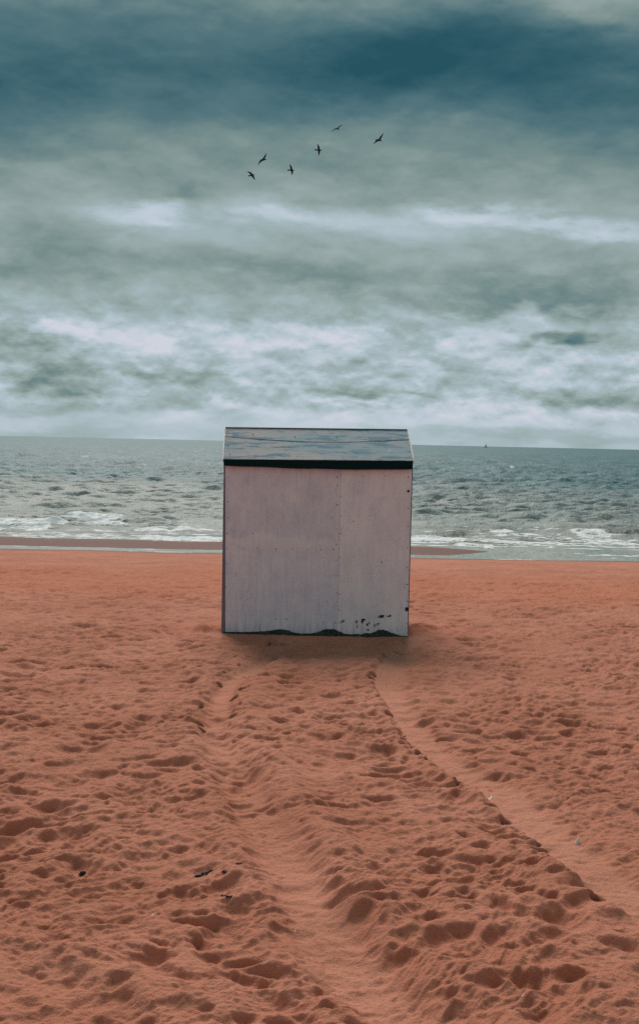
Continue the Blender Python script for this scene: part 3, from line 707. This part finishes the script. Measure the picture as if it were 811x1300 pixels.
def gull(label, tip1, mid1, body, mid2, tip2, head, tail, depth=(0, 0, 0, 0), headdepth=-.1):
    org = at(*body, BD); S = BD / FPX
    P = lambda q, d: at(q[0], q[1], BD + d) - org
    t1, w1, c0, w2, t2 = P(tip1, depth[0]), P(mid1, depth[1]), Vector((0, 0, 0)), P(mid2, depth[2]), P(tip2, depth[3])
    hd = P(head, headdepth); tl = P(tail, -headdepth)
    bm = bmesh.new(); axis = (hd - tl).normalized(); span = (t1 - t2).normalized(); nrm = axis.cross(span).normalized()
    # body
    ln = hd - c0; tb = tl - c0
    path = [c0 + tb * 1.0, c0 + tb * .8, c0 + tb * .5, c0 + tb * .2, c0 + ln * .15, c0 + ln * .5, c0 + ln * .78, c0 + ln * .95, c0 + ln * 1.12]
    ringloft(bm, path, [.060, .05, .042, .058, .066, .052, .042, .034, .006], [.010, .014, .032, .052, .06, .05, .042, .032, .006], nrm)
    # wings: slender, bent at the wrist, tapering to a point
    for tip, mid in ((t1, w1), (t2, w2)):
        pth = []; W = []; T = []
        for k in range(11):
            t = k / 10
            p = c0 * (1 - t) ** 2 + (mid * 2 - (c0 + tip) * .5) * 2 * t * (1 - t) + tip * t * t
            pth.append(p); W.append((.085 * (1 - t ** 2.2) + .012) * (1.0 if t > .15 else .95)); T.append(.018 * (1 - t) + .006)
        ringloft(bm, pth, W, T, nrm)
    bmesh.ops.recalc_face_normals(bm, faces=bm.faces)
    me = bpy.data.meshes.new('tmp'); bm.to_mesh(me); bm.free(); o = bpy.data.objects.new('tmp', me); COL.objects.link(o)
    md = o.modifiers.new('r', 'REMESH'); md.mode = 'VOXEL'; md.voxel_size = .011; md.use_smooth_shade = True
    sm = o.modifiers.new('s', 'SMOOTH'); sm.iterations = 2; sm.factor = .5
    dg = bpy.context.evaluated_depsgraph_get(); me2 = bpy.data.meshes.new_from_object(o.evaluated_get(dg)); bpy.data.objects.remove(o); me2.name = 'gull'
    me2.materials.clear(); me2.materials.append(m_bird); me2.shade_smooth()
    o = bpy.data.objects.new('gull', me2); COL.objects.link(o); o.location = org
    tag(o, label, 'bird', 'dark gulls flying in the clouded sky')
    bm = bmesh.new(); ringloft(bm, [c0 + ln * 1.05, c0 + ln * 1.05 + axis * .05, c0 + ln * 1.05 + axis * .085 - nrm * .008], [.012, .009, .003], [.014, .010, .003], nrm, 8)
    me = bpy.data.meshes.new('beak'); bm.to_mesh(me); bm.free(); me.materials.append(m_beak); k = bpy.data.objects.new('beak', me); COL.objects.link(k); k.parent = o
gull('gull banked with wings steep and head to the right, upper of the two leftmost birds', (338.5, 194.6), (336.3, 198.8), (334.0, 202.8), (330.4, 205.0), (327.6, 210), (337.8, 202.4), (330.2, 204), (-.12, -.05, .05, .12))
gull('lowest and leftmost gull, wings swept back in a narrow V', (313.6, 217.6), (317.6, 219.6), (320.2, 222.6), (321.8, 225.0), (323.8, 228.9), (322.6, 221.6), (315.2, 223.2), (.1, .04, .04, .1))
gull('gull flying level to the right with upright wings, lowest in the middle of the flock', (367.3, 208.2), (369.2, 212.0), (370.0, 215.9), (370.9, 219.0), (370.5, 222.6), (373.0, 216.2), (365.0, 216.1), (-.1, -.05, .05, .1))
gull('gull with wings straight up and down near the middle of the flock', (402.5, 182.3), (404.2, 186.2), (404.6, 190.3), (404.9, 193.8), (404.3, 197.7), (407.7, 190.8), (399.4, 190.3), (-.1, -.05, .05, .1))
gull('highest gull, seen side on with thin wings in a shallow arch', (434.9, 159), (431.8, 159.8), (428.2, 162.9), (424.2, 164.4), (420.0, 168.2), (430.0, 164.4), (426.9, 161.9), (-.1, -.05, .05, .1), -.18)
gull('gull furthest to the right, gliding away from the rest of the flock', (486.7, 168.8), (483.7, 173.6), (481.2, 177.6), (477.8, 179.3), (473.3, 183.0), (483.9, 178.8), (476.5, 177.4), (-.1, -.05, .05, .1))

# ------------------------------------------------------------------ sailing boat on the horizon
BY = 2200.0; S = BY / FPX
bp = at(616.5, 567, BY); boat = empty('sailing_boat', (bp.x, BY, SEA))
tag(boat, 'tiny grey sailing boat with bare mast on the horizon right of the hut', 'boat')
m_hull, nt, b = newmat('hazy_blue_hull'); b.inputs['Base Color'].default_value = (.10, .16, .19, 1)
bm = bmesh.new(); secs = []
for x, w, zt, zb in ((-3.4, .7, 1.3, .2), (-2, 1.1, 1.2, -.3), (0, 1.25, 1.15, -.4), (2, .9, 1.35, -.3), (3.8, .05, 1.7, .9)):
    secs.append([bm.verts.new((x, y, z)) for y, z in ((-w, zt), (-w * .8, (zt + zb) / 2), (0, zb), (w * .8, (zt + zb) / 2), (w, zt))])
for a, b2 in zip(secs[:-1], secs[1:]):
    for k in range(4): bm.faces.new((a[k], b2[k], b2[k + 1], a[k + 1]))
    bm.faces.new((a[4], b2[4], b2[0], a[0]))
bm.faces.new(secs[0]); bm.faces.new(list(reversed(secs[-1]))); bmesh.ops.recalc_face_normals(bm, faces=bm.faces)
me = bpy.data.meshes.new('hull'); bm.to_mesh(me); bm.free(); me.materials.append(m_hull); o = bpy.data.objects.new('hull', me); COL.objects.link(o); o.parent = boat
prism('cabin', [(-1.6, 1.2), (1.4, 1.25), (1.0, 2.1), (-1.4, 2.1)], 'y', -.8, .8, m_hull, boat, .05)
for nm, p0, p1, r0 in (('mast', (.6, 0, 1.2), (.6, 0, 11.5), .20), ('boom', (.6, 0, 2.6), (-3.0, 0, 2.8), .28)):
    bm = bmesh.new(); P0, P1 = Vector(p0), Vector(p1); bmesh.ops.create_cone(bm, cap_ends=True, segments=10, radius1=r0, radius2=r0 * .6, depth=(P1 - P0).length)
    bmesh.ops.transform(bm, matrix=Matrix.Translation((P0 + P1) / 2) @ (P1 - P0).to_track_quat('Z', 'Y').to_matrix().to_4x4(), verts=bm.verts)
    me = bpy.data.meshes.new(nm); bm.to_mesh(me); bm.free(); me.materials.append(m_hull); o = bpy.data.objects.new(nm, me); COL.objects.link(o); o.parent = boat
mesh_obj('sail', [(.5, 0, 3.1), (-2.6, 0, 3.0), (.5, 0, 6.4), (.5, .08, 3.1), (-2.6, .08, 3.0), (.5, .08, 6.4)], [(0, 1, 2), (5, 4, 3), (0, 3, 4, 1), (1, 4, 5, 2), (2, 5, 3, 0)], m_hull, boat)

# ------------------------------------------------------------------ shells and bits on the sand
def hgt(x, y):
    return float((profile(np.array([[x]]), np.array([[y]])) + samp(H, np.array([[x]]), np.array([[y]])))[0, 0])
m_shell, nt, b = newmat('shell_white'); g = N(nt)
tc = g.node('ShaderNodeTexCoord').outputs['Object']
g.put(b.inputs['Base Color'], g.mix(g.noise(tc, 60, 3), (.85, .70, .58, 1), (.65, .50, .40, 1))); b.inputs['Roughness'].default_value = .6
m_weed, nt, b = newmat('dark_weed'); b.inputs['Base Color'].default_value = (.012, .018, .018, 1); b.inputs['Roughness'].default_value = .9
def shard(px, py, w, h, label, mat=m_shell, name='shell_fragment', cat='shell', seed=0, lie=.5, group=None):
    """curved irregular piece w x h metres, standing partly up out of the sand"""
    p = ground(px, py); z = hgt(p.x, p.y); rr = random.Random(seed); n = 6; vs = []; fs = []
    for l_ in (0, 1):
        for j in range(n + 1):
            for i in range(n + 1):
                s = i / n - .5; t = j / n; ww = w * (1.0 - .78 * t) + rr.uniform(-.05, .05) * w
                x = s * ww + (.42 * w) * t; v_ = t * h * (1 + .08 * math.sin(i * 2.1 + seed)); y = -(.25 * w) * (1 - 4 * s * s) * (1 - t * .6) + l_ * .0022
                vs.append((x, y * math.cos(lie) + v_ * math.sin(lie), -y * math.sin(lie) * .3 + v_ * math.cos(lie)))
    o_ = (n + 1) ** 2; I = lambda l_, i, j: l_ * o_ + j * (n + 1) + i
    for j in range(n):
        for i in range(n):
            fs += [(I(0, i, j), I(0, i + 1, j), I(0, i + 1, j + 1), I(0, i, j + 1)), (I(1, i, j), I(1, i, j + 1), I(1, i + 1, j + 1), I(1, i + 1, j))]
    for i in range(n): fs += [(I(0, i, 0), I(1, i, 0), I(1, i + 1, 0), I(0, i + 1, 0)), (I(0, i, n), I(0, i + 1, n), I(1, i + 1, n), I(1, i, n)), (I(0, 0, i), I(0, 0, i + 1), I(1, 0, i + 1), I(1, 0, i)), (I(0, n, i), I(1, n, i), I(1, n, i + 1), I(0, n, i + 1))]
    o = mesh_obj(name, vs, fs, mat, None, True, (p.x, p.y, z - .003)); tag(o, label, cat, group); return o
shard(731.5, 1073, .027, .034, 'pointed white shell fragment standing in the right-hand rut bank', seed=1, lie=.35)
G_ = 'small pale shell bits scattered over the sand'
for i, (px, py, s_, lb) in enumerate([
    (622, 1014, .022, 'flat pale shell bit lying across the right rut behind its dark broken edge'),
    (487, 1179, .008, 'left of a pair of tiny white shell bits low in the middle of the sand'),
    (493, 1177, .008, 'right of a pair of tiny white shell bits low in the middle of the sand'),
    (452, 1161, .009, 'tiny white shell bit above the pair near the smooth left rut'),
    (193, 1162, .013, 'small yellowish shell bit between dark bowls in the left foreground'),
    (374, 1172, .009, 'tiny white shell bit on the bright bank beside the left rut'),
    (663, 1282, .009, 'tiny white shell bit nearest the bottom edge right of centre'),
    (585, 1182, .008, 'tiny white speck of shell between shallow footprints right of centre')]):
    shard(px, py, s_ * 1.3, s_, lb, seed=20 + i, lie=.9, group=G_)
# dark dried weed tufts
def weed(px, py, r0, label, seed):
    p = ground(px, py); z = hgt(p.x, p.y); rr = random.Random(seed); bm = bmesh.new()
    for k in range(5):
        m_ = Matrix.Translation((rr.gauss(0, r0 * .45), rr.gauss(0, r0 * .3), r0 * .02)) @ Matrix.Rotation(rr.uniform(-.9, .9), 4, 'Z') @ Matrix.Diagonal((r0 * rr.uniform(.25, .6), r0 * rr.uniform(.12, .3), r0 * rr.uniform(.10, .22), 1))
        res = bmesh.ops.create_icosphere(bm, subdivisions=3, radius=1)
        for v_ in res['verts']:
            q = v_.co.copy(); v_.co = m_ @ (q * (1 + .45 * (math.sin(q.x * 5 + k) * math.sin(q.y * 7 + seed) + .5 * math.sin(q.z * 9 + q.x * 8))))
    me = bpy.data.meshes.new('seaweed_tuft'); bm.to_mesh(me); bm.free(); me.materials.append(m_weed)
    o = bpy.data.objects.new('seaweed_tuft', me); COL.objects.link(o); o.location = (p.x, p.y, z + .004); tag(o, label, 'seaweed', 'dark dried weed tufts on the sand')
for i, (px, py, r0, lb) in enumerate([
    (258, 1104, .050, 'largest dark weed tuft, in a hollow left of the rut'),
    (286, 1107, .016, 'dark weed scrap just right of the largest tuft'),
    (303, 1101, .016, 'dark weed scrap on the rim at the upper right of the hollow'),
    (107, 1098, .024, 'dark tuft in a footprint at the far left of the sand'),
    (287, 1142, .014, 'thin dark scrap below the hollow')]):
    weed(px, py, r0, lb, 70 + i)

# ------------------------------------------------------------------ sky and light
w = bpy.data.worlds.new('World'); scene.world = w; w.use_nodes = True; nt = w.node_tree; g = N(nt); bg = nt.nodes['Background']
SUN_EL, SUN_AZ = 45.0, -10.0         # azimuth from +Y, negative = left
sky = g.node('ShaderNodeTexSky', sky_type='NISHITA'); sky.sun_disc = False; sky.sun_elevation = rad(SUN_EL); sky.sun_rotation = rad(SUN_AZ)
d = g.node('ShaderNodeTexCoord').outputs['Generated']
sp = g.node('ShaderNodeSeparateXYZ'); g.put(sp.inputs[0], d)
az = g.math('MULTIPLY', g.math('ARCTAN2', sp.outputs[0], sp.outputs[1]), 57.2958)
el = g.math('MULTIPLY', g.math('ARCSINE', sp.outputs[2]), 57.2958)
cb = g.node('ShaderNodeCombineXYZ'); g.put(cb.inputs[0], az); g.put(cb.inputs[1], el); P = cb.outputs[0]
# 3D noise on the sphere direction (seamless), flattened towards the horizon
dn = g.mapping(d, scale=(1, 1, 3.2))
wn1 = g.node('ShaderNodeTexNoise'); g.put(wn1.inputs['Vector'], dn); wn1.inputs['Scale'].default_value = 5; wn1.inputs['Detail'].default_value = 5
wn2 = g.node('ShaderNodeTexNoise'); g.put(wn2.inputs['Vector'], dn); wn2.inputs['Scale'].default_value = 19; wn2.inputs['Detail'].default_value = 5; wn2.inputs['Roughness'].default_value = .6
def vm(op, a, b_):
    n_ = g.node('ShaderNodeVectorMath', operation=op); g.put(n_.inputs[0], a); g.put(n_.inputs[1], b_); return n_.outputs[0]
wa = vm('MULTIPLY', vm('SUBTRACT', wn1.outputs[1], (.5, .5, .5)), (9.0, 3.2, 0)); wb = vm('MULTIPLY', vm('SUBTRACT', wn2.outputs[1], (.5, .5, .5)), (3.4, 1.7, 0))
PW = vm('ADD', vm('ADD', P, wa), wb)
spw = g.node('ShaderNodeSeparateXYZ'); g.put(spw.inputs[0], PW)
elw = g.math('ADD', g.math('MULTIPLY', el, .45), g.math('MULTIPLY', spw.outputs[1], .55))
pts = [(562, .80), (540, .83), (480, .80), (430, .78), (395, .66), (345, .62), (300, .63), (272, .58), (240, .52), (200, .42), (165, .36), (130, .27), (90, .22), (50, .24), (0, .34)]
rmp = [(max(0, azel(405, y)[1]) / 90, v_) for y, v_ in pts] + [(30 / 90, .32), (45 / 90, .34), (70 / 90, .34)]
t = g.ramp(g.math('DIVIDE', g.math('MAXIMUM', elw, 0), 90), rmp)
blobs = [  # photo x, y, half-width, half-height, tilt, amount
    (590, 72, 200, 66, -6, -.19), (470, 100, 150, 44, 0, -.07), (10, 135, 130, 55, 10, -.16), (190, 40, 190, 45, 0, -.03), (785, 8, 80, 36, 0, .24), (700, 15, 70, 30, 0, .14), (480, -5, 160, 34, 0, .08), (60, 10, 130, 36, 0, .06),
    (760, 135, 140, 34, 0, -.06), (120, 190, 120, 34, 0, .05), (420, 185, 150, 26, 0, .03),
    (185, 276, 100, 15, 0, .24), (215, 283, 50, 12, 0, .06), (440, 290, 150, 20, 3, .20), (350, 282, 60, 12, 0, .08), (700, 280, 170, 13, 3, .26), (600, 286, 60, 16, 0, .10),
    (540, 365, 340, 26, 2, -.09), (740, 368, 150, 34, 3, -.16), (620, 388, 140, 12, 0, -.10), (330, 345, 170, 16, 6, -.08), (50, 320, 110, 40, 0, -.11), (800, 335, 80, 30, 0, -.05), (250, 265, 30, 22, 40, -.10),
    (665, 388, 30, 15, 0, .26), (752, 384, 22, 9, 0, .14), (677, 424, 42, 9, 0, -.30), (638, 432, 10, 10, 0, -.12), (520, 418, 34, 14, 0, -.08),
    (130, 428, 120, 16, 3, .16), (330, 428, 130, 16, 0, .10), (470, 440, 120, 22, 0, .10), (230, 470, 30, 14, 0, .08), (95, 448, 40, 14, 0, .08),
    (60, 478, 66, 17, 0, -.30), (18, 442, 44, 18, 0, -.16), (242, 486, 52, 10, 0, -.24), (165, 484, 34, 8, 0, -.18), (490, 487, 50, 11, 0, -.24), (440, 492, 60, 6, 0, -.18), (560, 492, 26, 5, 0, -.20), (470, 508, 60, 5, 0, -.12),
    (760, 497, 130, 14, 0, -.15), (640, 500, 90, 8, 0, -.08), (60, 512, 130, 7, 0, -.10), (90, 548, 170, 10, 1, -.10), (700, 556, 190, 9, 1, -.11), (560, 530, 340, 8, 1, .04)]
for (x, y, rx, ry, rot, am) in blobs:
    a0, e0 = azel(x, y); k = 1 / 24.1          # photo pixels -> degrees
    m_ = g.mapping(PW, loc=(a0, e0, 0), rot=(0, 0, rad(-rot - 1.25)), scale=(rx * k * 1.25, ry * k * 1.25, 1), vt='TEXTURE')
    ln = g.node('ShaderNodeVectorMath', operation='LENGTH'); g.put(ln.inputs[0], m_)
    t = g.math('ADD', t, g.range(ln.outputs['Value'], 0.15, 1.15, am, 0))
nb = g.noise(g.mapping(d, scale=(1, 1, 3.4)), 5, 8, .6); nc = g.noise(g.mapping(d, scale=(1, 1, 2.4), loc=(4, 2, 1)), 17, 7, .6, .1)
t = g.math('ADD', t, g.math('MULTIPLY', g.math('SUBTRACT', nb, .5), .36))
t = g.math('ADD', t, g.math('MULTIPLY', g.math('SUBTRACT', nc, .5), g.range(el, 2, 14, .28, .20)), clamp=True)
nd = g.noise(g.mapping(d, scale=(1, 1, 2.0), loc=(1, 7, 3)), 30, 7, .62, .2)
wd = g.math('MULTIPLY', g.range(el, .3, 2.0, 0, .50), g.range(el, 5.5, 12, 1, .12))
t = g.math('ADD', t, g.math('MULTIPLY', g.math('SUBTRACT', g.range(nd, .30, .70), .5), g.math('MULTIPLY', wd, .25)), clamp=True)
t = g.math('ADD', t, g.math('MULTIPLY', g.range(sp.outputs[1], .1, -.5, 0, .30), g.range(el, 50, 22, 0, 1)), clamp=True)
def emb(sc, zs, off, seed_):
    a_ = g.noise(g.mapping(d, scale=(1, 1, zs), loc=(seed_, 2, 5)), sc, 8, .56, .15)
    b_ = g.noise(g.mapping(d, scale=(1, 1, zs), loc=(seed_, 2, 5 + off * zs)), sc, 8, .56, .15)
    return g.math('SUBTRACT', a_, b_), a_
e1, na = emb(13, 2.3, .010, 3); e2, _n = emb(30, 2.0, .005, 8)
emask = g.math('MULTIPLY', g.range(el, .5, 2.2, 0, .62), g.range(el, 4.5, 8.5, 1, .22))
t = g.math('ADD', t, g.math('MULTIPLY', g.math('ADD', g.math('MULTIPLY', e1, 1.1), g.math('MULTIPLY', e2, .9)), emask), clamp=True)
t = g.math('ADD', t, g.math('MULTIPLY', g.math('SUBTRACT', g.range(na, .46, .54), .5), g.math('MULTIPLY', emask, .14)), clamp=True)
cr = g.ramp(t, [(0, srgb(32, 80, 94)), (.15, srgb(57, 98, 109)), (.3, srgb(84, 117, 124)), (.45, srgb(117, 140, 139)), (.6, srgb(146, 164, 162)), (.74, srgb(163, 182, 187)), (.88, srgb(186, 200, 211)), (1, srgb(206, 210, 221))])
cloud = vm('MULTIPLY', cr, (10, 10, 10))
full = g.mix(.01, cloud, sky.outputs[0])
# behind the observer the unseen sky is brightened to light the hut front
nt.links.new(full, bg.inputs[0]); bg.inputs[1].default_value = .1
sun = bpy.data.lights.new('sun', 'SUN'); sun.energy = 3.0; sun.angle = rad(28); sun.color = (1, .93, .86)
so = bpy.data.objects.new('sun', sun); COL.objects.link(so)
sd = Vector((math.sin(rad(SUN_AZ)) * math.cos(rad(SUN_EL)), math.cos(rad(SUN_AZ)) * math.cos(rad(SUN_EL)), math.sin(rad(SUN_EL))))
so.rotation_euler = sd.to_track_quat('Z', 'Y').to_euler(); so.location = (0, 0, 20)
vs_ = scene.view_settings; scene.display_settings.display_device = 'sRGB'; vs_.view_transform = 'Standard'; vs_.look = 'None'; vs_.exposure = 0.0; vs_.gamma = 1; vs_.use_curve_mapping = False
scene.cycles.use_denoising = False
scene.cycles.max_bounces = 5
